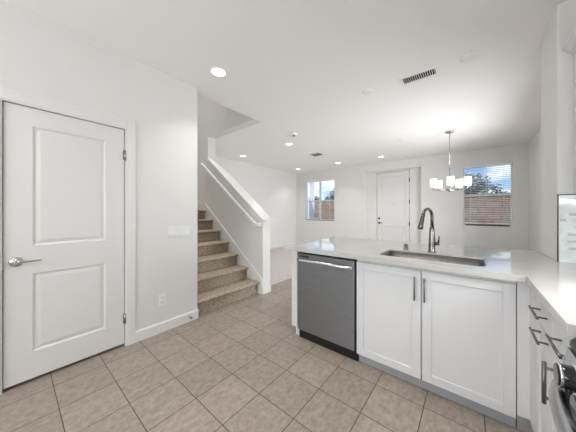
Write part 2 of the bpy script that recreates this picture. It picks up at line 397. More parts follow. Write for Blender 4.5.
struct(m_.build('baseboard_stair', trim_m))
def skz(x): return 0.238+0.7485*(-2.495-x)
struct(MB().prism([(-2.482, 0), (-2.482, skz(-2.495)-0.01), (-2.495, skz(-2.495)), (-4.07, skz(-4.07)), (-5.25, skz(-4.07)), (-5.25, 0)], 'y', 2.424, 2.44)
       .prism([(-2.490, skz(-2.490)-0.012), (-2.490, skz(-2.490)), (-4.07, skz(-4.07)), (-5.25, skz(-4.07)), (-5.25, skz(-4.07)-0.014), (-4.064, skz(-4.07)-0.014)], 'y', 2.418, 2.424)
       .build('trim_skirt', trim_m), 'white skirting board climbing beside the carpeted steps', 'skirting')
# closet door casing and jamb
def casing_prof(a0, a1, s): # across: inner thin to outer thick
    return [(a0, 0), (a0, 0.008), (a0+s*0.010, 0.010), (a1-s*0.02, 0.0115), (a1-s*0.008, 0.013), (a1, 0.011), (a1, 0)]
cs = MB()
for a0, a1, s in ((DY1-0.004, DY1+0.070, 1), (DY0+0.004, DY0-0.070, -1)):
    cs.prism([(WL+d, y) for y, d in casing_prof(a0, a1, s)], 'z', 0, DTOP+0.070)
cs.prism([(WL+d, z) for z, d in casing_prof(DTOP-0.004, DTOP+0.070, 1)], 'y', DY0+0.004, DY1-0.004)
cs.box(WL-0.118, WL+0.003, DY1-0.012, DY1+0.001, 0, DTOP); cs.box(WL-0.118, WL+0.003, DY0-0.001, DY0+0.012, 0, DTOP); cs.box(WL-0.118, WL+0.003, DY0+0.012, DY1-0.012, DTOP-0.012, DTOP)
cs.box(WL-0.075, WL-0.06, DY1-0.022, DY1-0.012, 0, DTOP); cs.box(WL-0.075, WL-0.06, DY0+0.012, DY0+0.022, 0, DTOP); cs.box(WL-0.075, WL-0.06, DY0, DY1, DTOP-0.024, DTOP-0.012)
struct(cs.build('trim_1', trim_m), 'white casing around the closet door', 'door trim')

def panel_ring(mb, f, u0, u1, v0, v1, k_=1.0):
    """moulded door panel seen on face f(u, v, depth): sloped groove, then a raised field"""
    steps = [(0, 0.0), (0.003, 0.005), (0.010, 0.009), (0.016, 0.010), (0.040, 0.004)]
    rings = [[mb.bm.verts.new(f(*p, d*k_)) for p in ((u0+i, v0+i), (u1-i, v0+i), (u1-i, v1-i), (u0+i, v1-i))] for i, d in steps]
    for a, b in zip(rings, rings[1:]):
        for k in range(4): mb.bm.faces.new((a[k], a[(k+1) % 4], b[(k+1) % 4], b[k]))
    mb.bm.faces.new(rings[-1])
def panel_door(f, u0, u1, v0, v1, panels, th):
    """a slab with moulded panels on the visible face; f(u, v, depth)"""
    mb = MB()
    us = sorted({u0, u1, *[p[0] for p in panels], *[p[1] for p in panels]}); vs = sorted({v0, v1, *[p[2] for p in panels], *[p[3] for p in panels]})
    for a, b in zip(us, us[1:]):
        for c_, d in zip(vs, vs[1:]):
            if any(abs(p[0]-a) < 1e-6 and abs(p[1]-b) < 1e-6 and abs(p[2]-c_) < 1e-6 and abs(p[3]-d) < 1e-6 for p in panels): continue
            mb.bm.faces.new([mb.bm.verts.new(f(*q, 0)) for q in ((a, c_), (b, c_), (b, d), (a, d))])
    for p in panels: panel_ring(mb, f, *p)
    fr = [(u0, v0), (u1, v0), (u1, v1), (u0, v1)]
    for k in range(4):
        p, q = fr[k], fr[(k+1) % 4]
        mb.bm.faces.new([mb.bm.verts.new(f(*x)) for x in ((*p, 0), (*p, th), (*q, th), (*q, 0))])
    mb.bm.faces.new([mb.bm.verts.new(f(*x, th)) for x in fr])
    bmesh.ops.remove_doubles(mb.bm, verts=mb.bm.verts[:], dist=1e-5)
    bmesh.ops.recalc_face_normals(mb.bm, faces=mb.bm.faces[:])
    return mb
# closet door in the left wall
d1 = struct_empty('door_1', (WL-0.03, DY0, 0), 'closed white two-panel closet door with a lever handle, in the left wall', 'door')
fL = lambda u, v, d: (WL-0.012-d, u, v)
panel_door(fL, DY0+0.017, DY1-0.017, 0.024, DTOP-0.017, [(0.103, 0.536, 1.015, 1.905), (0.103, 0.536, 0.222, 0.806)], 0.035).build('door_panel', door_m, d1)
h = MB().lathe([(0.035, 0), (0.035, 0.006), (0.030, 0.012), (0.014, 0.014), (0.012, 0.045), (0.013, 0.052), (0.008, 0.055)], (WL-0.012, 0.024, 0.906), 'x')
h.tube([(WL+0.034, 0.020, 0.906), (WL+0.036, 0.04, 0.907), (WL+0.038, 0.08, 0.907), (WL+0.036, 0.115, 0.907), (WL+0.032, 0.146, 0.906)], [0.009, 0.008, 0.0065, 0.0055, 0.0045], 10, squash=(0.8, 1.1))
h.build('door_lever', mat('polished_chrome', (0.55, 0.55, 0.55), 0.08, 1.0), d1)
MB().box(WL-0.020, WL-0.004, DY0+0.013, DY0+0.018, 0.865, 0.945).build('strike_plate', chrome_m, d1)
for z in (1.80, 0.262):
    hg = MB().tube([(WL+0.004, DY1-0.013, z-0.045), (WL+0.004, DY1-0.013, z+0.045)], 0.0065, 10)
    hg.box(WL-0.013, WL+0.001, DY1-0.028, DY1-0.002, z-0.044, z+0.044)
    hg.tube([(WL+0.004, DY1-0.013, z-0.056), (WL+0.004, DY1-0.013, z-0.045)], [0.004, 0.0065], 8)
    hg.build('hinge', chrome_m, d1)
# front door in the far wall recess
d2 = struct_empty('door_2', (-1.76, YF+RD+0.01, 0), 'tall white two-panel front door with black hardware in the far wall', 'door')
fF = lambda u, v, d: (u, YF+RD+0.005+d, v)
panel_door(fF, FX0+0.022, FX1-0.022, 0.012, FZ-0.022, [(FX0+0.125, FX1-0.125, 1.05, 2.31, 1.8), (FX0+0.125, FX1-0.125, 0.22, 0.83, 1.8)], 0.045).build('door_panel', door_m, d2)
fr = MB()
fr.box(FX0, FX0+0.013, YF+RD-0.006, YF+0.175, 0, FZ); fr.box(FX1-0.013, FX1, YF+RD-0.006, YF+0.175, 0, FZ); fr.box(FX0, FX1, YF+RD-0.006, YF+0.175, FZ-0.013, FZ)
fr.build('door_frame', trim_m, d2)
MB().box(FX0, FX1, YF+0.165, YF+0.178, 0, FZ).build('weather_seal', near_black_m, d2)
MB().lathe([(0.030, 0), (0.030, -0.012), (0.022, -0.02), (0.012, -0.022)], (FX0+0.082, YF+RD+0.005, 1.068), 'y').build('deadbolt', blackmetal_m, d2)
h = MB().lathe([(0.031, 0), (0.031, -0.010), (0.013, -0.014), (0.012, -0.05)], (FX0+0.082, YF+RD+0.005, 0.93), 'y')
h.tube([(FX0+0.072, YF+RD-0.038, 0.93), (FX0+0.12, YF+RD-0.042, 0.932), (FX0+0.185, YF+RD-0.038, 0.93)], [0.011, 0.010, 0.008], 8)
h.build('door_lever', blackmetal_m, d2)
MB().lathe([(0.012, 0), (0.012, -0.006), (0.006, -0.008)], (-1.76, YF+RD+0.0095, 1.50), 'y', 14).build('peephole', chrome_m, d2)
for z in (2.17, 1.55, 0.92, 0.25):
    MB().box(FX1-0.026, FX1-0.006, YF+RD-0.008, YF+RD+0.008, z-0.055, z+0.055).build('hinge', blackmetal_m, d2)
struct(MB().box(RX0+0.003, FX0, YF+RD-0.014, YF+RD, 0, 0.105).box(FX1, RX1-0.003, YF+RD-0.014, YF+RD, 0, 0.105).build('baseboard_recess', trim_m))

# windows
def window(name, w_, label, mullion):
    x0, x1, z0, z1 = w_; y = YF+0.075; t = 0.024
    win = struct_empty(name, ((x0+x1)/2, y, z0), label, 'window')
    f = MB().box(x0, x0+t, y, y+0.07, z0, z1).box(x1-t, x1, y, y+0.07, z0, z1).box(x0+t, x1-t, y, y+0.07, z0, z0+t).box(x0+t, x1-t, y, y+0.07, z1-t, z1)
    zm = 1.655
    if mullion: f.box((x0+x1)/2-0.024, (x0+x1)/2+0.024, y+0.004, y+0.066, z0+t, z1-t)
    f.box(x0+t, x1-t, y+0.01, y+0.06, zm-0.02, zm+0.02)
    f.build('window_frame', vinyl_m, win)
    MB().box(x0+t, x1-t, y+0.030, y+0.036, z0+t, zm-0.02).box(x0+t, x1-t, y+0.038, y+0.044, zm+0.02, z1-t).build('pane', glass_m, win)
    MB().box(x0+0.05, x1-0.05, y-0.004, y+0.022, z0+t-0.006, z0+t+0.026).build('foot_strip', near_black_m, win)  # plain dark strip along the foot of the window frame
    MB().box(x0-0.0, x1+0.0, YF+0.002, y, z0-0.02, z0+0.006).build('window_sill', trim_m, win)
    return win
window('window_1', W1, 'wide two-sash window with a white post outside, left of the front door', True)
window('window_2', W2, 'window with lowered white slat blind, right of the front door', False)

# slat blinds
def blind(w_, label, zb, pitch, tilt, cords):
    x0, x1, z0, z1 = w_; y = YF+0.042
    b = thing('window_blind', label, 'blind', ((x0+x1)/2, y, z1), 'white slat blinds in the far wall windows')
    MB().box(x0+0.006, x1-0.006, y-0.025, y+0.025, z1-0.045, z1-0.002, 0.003).build('headrail', slat_m, b)
    s = MB(); z = z1-0.06; dz = 0.024*math.sin(tilt); dy = 0.024*math.cos(tilt)
    while z > zb+0.03:
        s.prism([(y-dy, z-dz), (y-dy, z-dz+0.0022), (y+dy, z+dz+0.0022), (y+dy, z+dz)], 'x', x0+0.010, x1-0.010)
        z -= pitch
    s.build('slats', slat_m, b)
    MB().box(x0+0.008, x1-0.008, y-0.022, y+0.022, zb, zb+0.018, 0.003).build('bottom_rail', slat_m, b)
    k = MB()
    for x in cords: k.tube([(x, y-0.026, zb+0.01), (x, y-0.026, z1-0.03)], 0.004, 6)
    k.build('lift_cord', slat_m, b)
blind(W1, 'open white slat blind in the window left of the front door', 0.985, 0.044, R(1), [-4.62, -4.24, -3.82])
blind(W2, 'white slat blind in the window right of the front door, behind the hanging lamp', 0.985, 0.042, R(-6), [0.0, 0.285, 0.58])

# unseen openings added to light the room: kitchen back wall and dining side wall
wf = struct_empty('window_added_1', (0.85, -2.4, 0.95), 'wide kitchen window added unseen behind the viewpoint for light', 'window')
f = MB()
for x in (-0.15, 0.83, 1.81): f.box(x, x+0.04, -2.40, -2.34, 0.95, 2.4)
f.box(-0.15, 1.85, -2.40, -2.34, 0.95, 1.0).box(-0.15, 1.85, -2.40, -2.34, 2.36, 2.4)
f.build('window_frame', vinyl_m, wf)
wf = struct_empty('window_added_2', (-1.25, -2.4, 0.95), 'second kitchen window added unseen behind the viewpoint for fill light', 'window')
f = MB()
for x in (-2.05, -1.27, -0.49): f.box(x, x+0.04, -2.40, -2.34, 0.95, 2.4)
f.box(-2.05, -0.45, -2.40, -2.34, 0.95, 1.0).box(-2.05, -0.45, -2.40, -2.34, 2.36, 2.4)
f.build('window_frame', vinyl_m, wf)
wf = struct_empty('door_added', (1.05, 4.45, 0.0), 'sliding glass door added in the hidden dining side wall for light', 'door')
f = MB()
for y in (3.30, 4.43, 5.56): f.box(1.04, 1.10, y, y+0.04, 0.0, 2.12)
f.box(1.04, 1.10, 3.30, 5.60, 0.0, 0.05).box(1.04, 1.10, 3.30, 5.60, 2.08, 2.12)
f.build('door_frame', vinyl_m, wf)

# ------------------------------------------------------------------ outside
struct(MB().box(-14, 14, 7.3, 40, -0.30, -0.15).build('ground', ground_m))
tag(MB().box(-9.5, 5.5, 10.2, 10.4, -0.15, 1.80).box(-9.5, 5.5, 10.17, 10.43, 1.80, 1.87).build('garden_wall', fence_m), 'tan block garden wall outside the far windows', 'garden wall')
tag(MB().box(-6.05, -5.32, 8.0, 8.4, -0.15, 3.2, 0.02).build('porch_post', stucco_m), 'white stucco porch post outside the window left of the front door', 'post')
struct(MB().box(1.14, 3.6, 2.3, 7.16, 2.42, 2.52).build('sun_blocker', stucco_m))  # added slab out of view, blocks sun from the dining door
struct(MB().box(-5.45, 2.15, -4.6, -2.5, 2.55, 2.65).build('sun_blocker', stucco_m))  # added slab out of view, blocks sun from the kitchen windows
def tree(loc, lobes, label):
    t = thing('tree', label, 'tree', loc, 'trees beyond the garden wall')
    lx, ly, lz = loc
    MB().tube([(lx, ly, lz), (lx+0.05, ly, lz+0.9), (lx, ly, lz+1.9)], [0.13, 0.10, 0.06], 8).build('trunk', bark_m, t)
    b = MB()
    for (dx, dy, dz, r, n) in lobes:
        for _ in range(n):
            v = Vector((random.gauss(0, 1), random.gauss(0, 1), random.gauss(0, 1))).normalized()*r*random.uniform(0.55, 1.0)
            p = Vector((lx+dx, ly+dy, lz+dz))+Vector((v.x, v.y, v.z*0.85))
            q = Matrix.Rotation(random.uniform(0, 6.3), 3, 'Z') @ Matrix.Rotation(random.uniform(-1.2, 1.2), 3, 'X')
            s_ = random.uniform(0.05, 0.10)
            b.quad(*[p+q @ Vector(k) for k in ((-s_, 0, 0), (0, -s_*0.45, 0.01), (s_, 0, 0), (0, s_*0.45, 0.01))])
    b.build('foliage', leaf_m, t)
tree((0.02, 13.2, -0.15), [(0.0, 0, 2.65, 0.70, 800), (-0.55, 0, 2.55, 0.65, 600), (0.5, 0.1, 2.25, 0.6, 560), (0.95, 0, 1.95, 0.45, 360), (-0.2, 0.2, 2.1, 0.7, 600)], 'leafy green tree beyond the garden wall, behind the slatted blind')
tree((-7.0, 14.0, -0.15), [(0, 0, 2.5, 0.6, 600), (0.5, 0, 2.35, 0.5, 420), (-0.55, 0, 2.2, 0.45, 380)], 'round green tree in the right pane of the window left of the door')
tree((-8.75, 14.0, -0.15), [(0, 0, 2.2, 0.45, 420), (-0.3, 0, 2.1, 0.35, 260)], 'small green tree beyond the garden wall, just right of the porch post')

# ------------------------------------------------------------------ stairs
st = thing('staircase', 'carpeted brown stairs climbing between the kitchen wall and the half wall', 'stairs', (-2.55, 1.93, 0))
NR, RISE, GO = 7, 0.187, 0.2525
for i in range(NR):
    zt = RISE*(i+1); xn = -2.534-GO*i; xr = xn-0.046
    back = xr-GO-0.03 if i < NR-1 else -5.235
    arc = [(xn-0.02+0.02*math.sin(R(a)), zt-0.02+0.02*math.cos(R(a))) for a in range(0, 181, 20)]
    pts = [(back, max(0.0, zt-RISE)), (back, zt)]+arc+[(xr, zt-0.046), (xr, max(0.0, zt-RISE))]
    s = MB().prism(pts, 'y', 1.412, 2.4225)
    s.build('step', carpet_m, st)
# handrail with a wall return at its lower end
hr = thing('stair_handrail', 'white wooden handrail fixed to the half wall above the stairs', 'handrail', (-2.6, 2.40, 1.07))
SLR = 0.7305
def rz(x): return 1.092+SLR*(-2.60-x)
path = [(-4.12, 2.375, rz(-4.12)), (-2.66, 2.375, rz(-2.66)), (-2.61, 2.375, rz(-2.61)-0.001), (-2.57, 2.38, 1.072), (-2.535, 2.40, 1.066), (-2.515, 2.44, 1.066)]
MB().tube([(p[0], p[1], p[2]-0.016) for p in path], [0.019]*6, 14).tube([(p[0], p[1], p[2]+0.016) for p in path], [0.030]*6, 14, squash=(1.0, 0.5)).build('rail', trim_m, hr)
for x in (-2.85, -3.55, -4.05):
    MB().tube([(x, 2.44, rz(x)-0.06), (x, 2.40, rz(x)-0.06), (x, 2.375, rz(x)-0.02)], 0.007, 8).lathe([(0.022, 0), (0.022, -0.006)], (x, 2.44, rz(x)-0.06), 'y', 14).build('rail_bracket', trim_m, hr)

# ------------------------------------------------------------------ left wall fittings
sw = thing('light_switch', 'white four-gang light switch plate on the left wall near the stairs', 'light switch', (WL, 1.19, 1.05))
MB().box(WL, WL+0.006, 1.062, 1.310, 0.992, 1.108, 0.002).build('switch_plate', plastic_m, sw)
for k in range(4):
    y = 1.103+k*0.0555
    MB().prism([(WL+0.005, 1.017), (WL+0.012, 1.017), (WL+0.008, 1.05), (WL+0.010, 1.083), (WL+0.005, 1.083)], 'y', y-0.018, y+0.018).build('rocker', plastic_m, sw)
ol = thing('power_outlet', 'white electrical outlet low on the left wall beside the door', 'outlet', (WL, 1.008, 0.34))
MB().box(WL, WL+0.006, 0.970, 1.048, 0.275, 0.40, 0.002).build('outlet_plate', plastic_m, ol)
for z in (0.313, 0.362):
    r_ = MB().box(WL+0.005, WL+0.0085, 0.992, 1.026, z-0.018, z+0.018, 0.003).build('receptacle', plastic_m, ol)
    MB().box(WL+0.008, WL+0.0092, 1.000, 1.003, z-0.004, z+0.008).box(WL+0.008, WL+0.0092, 1.014, 1.017, z-0.004, z+0.008).build('slot', black_m, r_)
ds = thing('door_stop', 'small metal door stop screwed to the baseboard by the stairs', 'door stop', (WL+0.014, 1.296, 0.06))
MB().lathe([(0.010, 0), (0.010, 0.005), (0.006, 0.007), (0.006, 0.042)], (WL+0.014, 1.296, 0.06), 'x', 12).build('stem', chrome_m, ds)
MB().lathe([(0.009, 0), (0.010, 0.006), (0.006, 0.014)], (WL+0.056, 1.296, 0.06), 'x', 12).build('rubber_tip', black_m, ds)

# ------------------------------------------------------------------ peninsula
YD = 1.83          # plane of the door fronts
CT, CB = 0.914, 0.876
def shaker(mb, axis, face, a0, a1, z0, z1, depth=0.02, rail=0.056, out=-1):
    """frame and panel front whose visible face lies on `face`; axis is the one it runs along"""
    def bx(u0, u1, w0, w1, d0, d1, bev=0.0015):
        lo, hi = sorted((face-out*d0, face-out*d1))
        if axis == 'x': mb.box(u0, u1, lo, hi, w0, w1, bev, 1)
        else: mb.box(lo, hi, u0, u1, w0, w1, bev, 1)
    bx(a0, a0+rail, z0, z1, 0, depth); bx(a1-rail, a1, z0, z1, 0, depth)
    bx(a0+rail, a1-rail, z0, z0+rail, 0, depth); bx(a0+rail, a1-rail, z1-rail, z1, 0, depth)
    bx(a0+rail-0.002, a1-rail+0.002, z0+rail-0.002, z1-rail+0.002, 0.009, depth-0.002, 0)
    return mb
def bar_pull(parent, p0, p1, out, rad=0.0052):
    """bar pull between p0 and p1, standing off the face by `out`"""
    p0, p1, out = Vector(p0), Vector(p1), Vector(out); d = (p1-p0).normalized()
    m_ = MB().tube([p0+out, p1+out], rad, 10)
    for q in (p0+d*0.022, p1-d*0.022): m_.tube([q, q+out], rad*0.85, 8)
    return m_.build('handle', pull_m, parent)
# sink cabinet
kc = thing('sink_cabinet', 'white two-door base cabinet under the sink', 'cabinet', (-0.27, 2.1, 0))
MB().box(-0.748, 0.205, YD+0.021, 2.43, 0.10, 0.64).box(-0.748, -0.73, YD+0.021, 2.43, 0.64, CB).box(0.187, 0.205, YD+0.021, 2.43, 0.64, CB)\
    .box(-0.73, 0.187, YD+0.021, 1.862, 0.64, CB).build('cabinet_body', cab_m, kc)
MB().box(-0.735, 0.205, YD+0.035, YD+0.05, 0, 0.10).build('toe_kick', toe_shade_m, kc)
for a0, a1, hx in ((-0.744, -0.275, -0.310), (-0.266, 0.203, -0.249)):
    dr = shaker(MB(), 'x', YD, a0, a1, 0.078, 0.848).build('cabinet_door', cab_m, kc)
    bar_pull(dr, (hx, YD, 0.640), (hx, YD, 0.808), (0, -0.032, 0))
# dishwasher
dw = thing('dishwasher', 'stainless steel dishwasher built in at the left end of the counter', 'dishwasher', (-1.055, 2.1, 0))
MB().box(-1.352, -0.758, YD+0.03, 2.42, 0.10, CB-0.004).build('dishwasher_body', black_m, dw)
dd = MB().box(-1.350, -0.760, YD-0.012, YD+0.028, 0.092, 0.852, 0.006, 3).build('dishwasher_door', dw_m, dw)
MB().box(-1.352, -0.758, YD+0.012, YD+0.03, 0.853, CB-0.004).build('control_strip', gloss_black_m, dw)
MB().box(-1.335, -1.215, YD-0.0135, YD-0.011, 0.818, 0.835, 0.0005, 1).build('badge_vent', black_m, dd)
hp = []
for k in range(17):
    x = -1.332+k*(0.553/16); s_ = (k/8.0-1); hp.append((x, YD-0.012-0.052*(1-s_**4*0.55), 0.793+0.006*(1-s_*s_)))
MB().tube([(-1.332, YD-0.012, 0.793)]+hp+[(-0.779, YD-0.012, 0.793)], 0.0115, 12, squash=(0.8, 1.25)).build('handle', bright_m, dd)
MB().box(-1.350, -0.745, YD+0.02, YD+0.035, 0.0, 0.092).build('toe_kick', black_m, dw)
# finished end panel and back panel of the peninsula
ep = MB().box(-1.432, -1.362, YD-0.004, 2.45, 0.10, CB).box(-1.405, -1.362, YD+0.03, 2.45, 0.0, 0.10).build('cabinet_end_panel', cab_m)
tag(ep, 'white finished panel closing the left end of the peninsula beside the dishwasher', 'cabinet panel')
tag(MB().box(-1.432, 0.476, 2.45, 2.475, 0, CB).build('peninsula_back_panel', cab_m), 'white back panel of the peninsula facing the dining area', 'cabinet panel')
# countertop, one L-shaped slab with the sink cut out
SX0, SX1, SY0, SY1 = -0.592, 0.078, 1.908, 2.262
ct = MB()
CX0, CX1, CY0, CY1 = -1.497, 0.476, 1.785, 2.94
def rounded_rect(x0, x1, y0, y1, r, n=5):
    out = []
    for cx_, cy_, a0 in ((x1-r, y1-r, 0), (x0+r, y1-r, 90), (x0+r, y0+r, 180), (x1-r, y0+r, 270)):
        for k in range(n+1):
            a = R(a0+90*k/n); out.append((cx_+r*math.cos(a), cy_+r*math.sin(a)))
    return out
hole = rounded_rect(SX0, SX1, SY0, SY1, 0.045)
outer = [(CX1, 2.447), (CX1, CY1), (CX0, CY1), (CX0, CY0), (0.237, CY0), (0.237, 1.108), (0.883, 1.108), (0.883, 2.447)]
bm = ct.bm
def loop_edges(pts, z):
    vs = [bm.verts.new((x, y, z)) for x, y in pts]
    return vs, [bm.edges.new((vs[i], vs[(i+1) % len(vs)])) for i in range(len(vs))]
ov, oe = loop_edges(outer, CT); hv_, he = loop_edges(hole, CT)
bmesh.ops.triangle_fill(bm, use_beauty=True, use_dissolve=False, edges=oe+he)
top_faces = bm.faces[:]
for f_ in top_faces:
    f_.normal_update()
    if f_.normal.z < 0: f_.normal_flip()
tris = [[v.co.copy() for v in f_.verts] for f_ in top_faces]
bm.clear()
def slab_face(cs): bm.faces.new([bm.verts.new(c_) for c_ in cs])
for tri in tris:
    slab_face(tri); slab_face([Vector((c_.x, c_.y, CB)) for c_ in reversed(tri)])
for pts in (outer, hole):
    for k in range(len(pts)):
        p, q = pts[k], pts[(k+1) % len(pts)]
        slab_face([(*p, CB), (*q, CB), (*q, CT), (*p, CT)])
bmesh.ops.remove_doubles(bm, verts=bm.verts[:], dist=1e-5)
bmesh.ops.recalc_face_normals(bm, faces=bm.faces[:])
tag(ct.build('countertop', quartz_m), 'white quartz L-shaped countertop with polished top', 'countertop')
# sink
sk = thing('kitchen_sink', 'stainless steel undermount sink sunk into the white countertop', 'sink', (-0.26, 2.08, 0.70))
b = MB()
loops = [(rounded_rect(SX0-0.012, SX1+0.012, SY0-0.012, SY1+0.012, 0.05), CB-0.001), (rounded_rect(SX0-0.012, SX1+0.012, SY0-0.012, SY1+0.012, 0.05), CB-0.003),
         (rounded_rect(SX0+0.0015, SX1-0.0015, SY0+0.0015, SY1-0.0015, 0.044), CB-0.003), (rounded_rect(SX0+0.0015, SX1-0.0015, SY0+0.0015, SY1-0.0015, 0.044), CT-0.010), (rounded_rect(SX0+0.0035, SX1-0.0035, SY0+0.0035, SY1-0.0035, 0.043), CT-0.010), (rounded_rect(SX0+0.012, SX1-0.012, SY0+0.012, SY1-0.012, 0.045), 0.70), (rounded_rect(SX0+0.04, SX1-0.04, SY0+0.04, SY1-0.04, 0.04), 0.672)]
rings = [[b.bm.verts.new((x, y, z)) for x, y in pts] for pts, z in loops]
for A_, B_ in zip(rings, rings[1:]):
    for k in range(len(A_)): b.bm.faces.new((A_[k], A_[(k+1) % len(A_)], B_[(k+1) % len(A_)], B_[k])).smooth = True
b.bm.faces.new(rings[-1])
bmesh.ops.recalc_face_normals(b.bm, faces=b.bm.faces[:])
b.build('basin', sink_m, sk)
MB().lathe([(0.045, 0), (0.045, 0.003), (0.036, 0.004), (0.030, 0.001)], (-0.26, 2.10, 0.6725), 'z', 24).build('drain', bright_m, sk)
# faucet
FXc, FYc = -0.262, 2.325
fa = thing('kitchen_faucet', 'dark stainless pull-down faucet with a gooseneck spout behind the sink', 'faucet', (FXc, FYc, CT))
MB().lathe([(0.031, 0), (0.031, 0.006), (0.029, 0.010), (0.0275, 0.06), (0.021, 0.20), (0.0145, 0.225)], (FXc, FYc, CT), 'z', 24).build('faucet_body', faucet_m, fa)
# gooseneck bends towards the sink and the left of the view
dirv = Vector((-0.42, -0.91, 0)).normalized()
gp = [(FXc, FYc, CT+0.21), (FXc, FYc, CT+0.30)]
rb = 0.062
for a in range(0, 171, 14):
    o_ = rb-rb*math.cos(R(a)); gp.append((FXc+dirv.x*o_, FYc+dirv.y*o_, CT+0.315+rb*math.sin(R(a))))
MB().tube(gp, 0.0135, 14).build('spout', faucet_m, fa)
e0 = Vector(gp[-1]); dn = (Vector(gp[-1])-Vector(gp[-2])).normalized()
MB().tube([e0, e0+dn*0.03, e0+dn*0.10, e0+dn*0.128], [0.0150, 0.0165, 0.0205, 0.0195], 16).build('spray_head', faucet_m, fa)
MB().tube([(FXc, FYc, CT+0.075), (FXc+0.048, FYc+0.018, CT+0.075)], 0.0165, 14).tube([(FXc+0.044, FYc+0.016, CT+0.08), (FXc+0.052, FYc+0.018, CT+0.145)], [0.0075, 0.006], 10).build('lever_handle', faucet_m, fa)
ag = thing('air_gap', 'small round metal cap on the counter left of the faucet', 'air gap', (-0.475, 2.36, CT))
MB().lathe([(0.024, 0), (0.024, 0.004), (0.019, 0.006), (0.019, 0.045), (0.016, 0.050)], (-0.475, 2.36, CT), 'z', 20).build('cap', faucet_m, ag)

# ------------------------------------------------------------------ right run of base cabinets, range, wall cabinet
XD = 0.258
tag(MB().box(0.207, XD, YD+0.003, YD+0.022, 0.10, CB).box(XD, XD+0.02, 1.695, YD+0.022, 0.10, CB).build('corner_filler', cab_m), 'narrow white corner filler strip between the sink cabinet and the drawers', 'cabinet panel')
MB().box(0.21, 0.40, YD+0.035, YD+0.05, 0, 0.10).build('toe_kick', toe_shade_m, bpy.data.objects['corner_filler'])
ca = thing('drawer_cabinet', 'white base cabinet with two stacked pulls, nearest the inside corner', 'cabinet', (0.55, 1.55, 0))
MB().box(XD+0.021, 0.875, 1.385, 1.69, 0.10, CB).build('cabinet_body', cab_m, ca)
MB().box(0.335, 0.35, 1.385, 1.86, 0, 0.10).build('toe_kick', toe_shade_m, ca)
dr = MB().box(XD, XD+0.02, 1.389, 1.688, 0.735, 0.86, 0.0015, 1).build('drawer_front', cab_m, ca)
bar_pull(dr, (XD, 1.612, 0.802), (XD, 1.446, 0.802), (-0.033, 0, 0))
dr = shaker(MB(), 'y', XD, 1.389, 1.688, 0.105, 0.729).build('cabinet_door', cab_m, ca)
bar_pull(dr, (XD, 1.600, 0.700), (XD, 1.428, 0.700), (-0.033, 0, 0))
cb = thing('drawer_cabinet', 'white base cabinet with a drawer over an upright door pull, next to the range', 'cabinet', (0.55, 1.22, 0))
MB().box(XD+0.021, 0.875, 1.110, 1.381, 0.10, CB).build('cabinet_body', cab_m, cb)
MB().box(0.335, 0.35, 1.110, 1.381, 0, 0.10).build('toe_kick', toe_shade_m, cb)
dr = MB().box(XD, XD+0.02, 1.112, 1.380, 0.735, 0.86, 0.0015, 1).build('drawer_front', cab_m, cb)
bar_pull(dr, (XD, 1.290, 0.797), (XD, 1.118, 0.797), (-0.033, 0, 0))
dr = shaker(MB(), 'y', XD, 1.112, 1.380, 0.105, 0.729).build('cabinet_door', cab_m, cb)
bar_pull(dr, (XD, 1.328, 0.675), (XD, 1.328, 0.512), (-0.033, 0, 0), 0.007)
# range
rg = thing('kitchen_range', 'stainless steel range with black knobs at the right edge', 'range', (0.55, 0.68, 0))
MB().box(0.262, 0.875, 0.31, 1.100, 0.06, 0.90).build('range_body', steel_m, rg)
MB().prism([(0.262, 0.758), (0.221, 0.764), (0.236, 0.844), (0.30, 0.844), (0.30, 0.758)], 'y', 0.308, 1.102).build('control_panel', steel_m, rg)
MB().prism([(0.875, 0.846), (0.246, 0.844), (0.239, 0.853), (0.241, 0.868), (0.258, 0.888), (0.31, 0.920), (0.875, 0.922)], 'y', 0.306, 1.098).build('cooktop', mat('cooktop_black', (0.008, 0.008, 0.009), 0.3, spec=0.25), rg)
od = MB().box(0.236, 0.262, 0.312, 1.098, 0.22, 0.752, 0.004).build('oven_door', steel_m, rg)
MB().box(0.2345, 0.2365, 0.40, 0.98, 0.32, 0.66).build('oven_glass', gloss_black_m, od)
hp = [(0.240, 1.076, 0.735), (0.222, 1.070, 0.737)]
for k in range(13):
    s_ = k/6.0-1; hp.append((0.184+0.032*s_**4, 0.705-0.35*s_, 0.738))
hp = hp[:2]+list(reversed(hp[2:])) if hp[2][1] < hp[-1][1] else hp
hp += [(0.222, 0.340, 0.737), (0.240, 0.334, 0.735)]
MB().tube(hp, 0.0215, 14).build('oven_handle', mat('handle_steel', (0.36, 0.36, 0.36), 0.2, 1.0), od)
MB().box(0.238, 0.262, 0.312, 1.098, 0.07, 0.212, 0.003).build('storage_drawer', steel_m, rg)
for k in range(5):
    y = 1.000-k*0.148
    kn = MB().lathe([(0.036, 0.0), (0.036, -0.006), (0.032, -0.009), (0.031, -0.034), (0.027, -0.040)], (0.232, y, 0.797), 'x', 24).build('knob', gloss_black_m, rg)
    MB().lathe([(0.039, 0.004), (0.039, -0.006), (0.035, -0.007)], (0.232, y, 0.797), 'x', 24).lathe([(0.0325, -0.030), (0.0325, -0.035), (0.0315, -0.036)], (0.232, y, 0.797), 'x', 24).build('knob_ring', bright_m, kn)
# grates
for y0, y1 in ((0.33, 0.56), (0.575, 0.80), (0.815, 1.05)):
    g = MB()
    for y in (y0, (y0+y1)/2, y1): g.box(0.31, 0.85, y-0.006, y+0.006, 0.945, 0.958)
    for x in (0.31, 0.44, 0.58, 0.72, 0.85): g.box(x-0.006, x+0.006, y0, y1, 0.945, 0.958)
    for x in (0.31, 0.85):
        for y in (y0, y1): g.box(x-0.006, x+0.006, y-0.006, y+0.006, 0.926, 0.946)
    g.build('grate', black_m, rg)
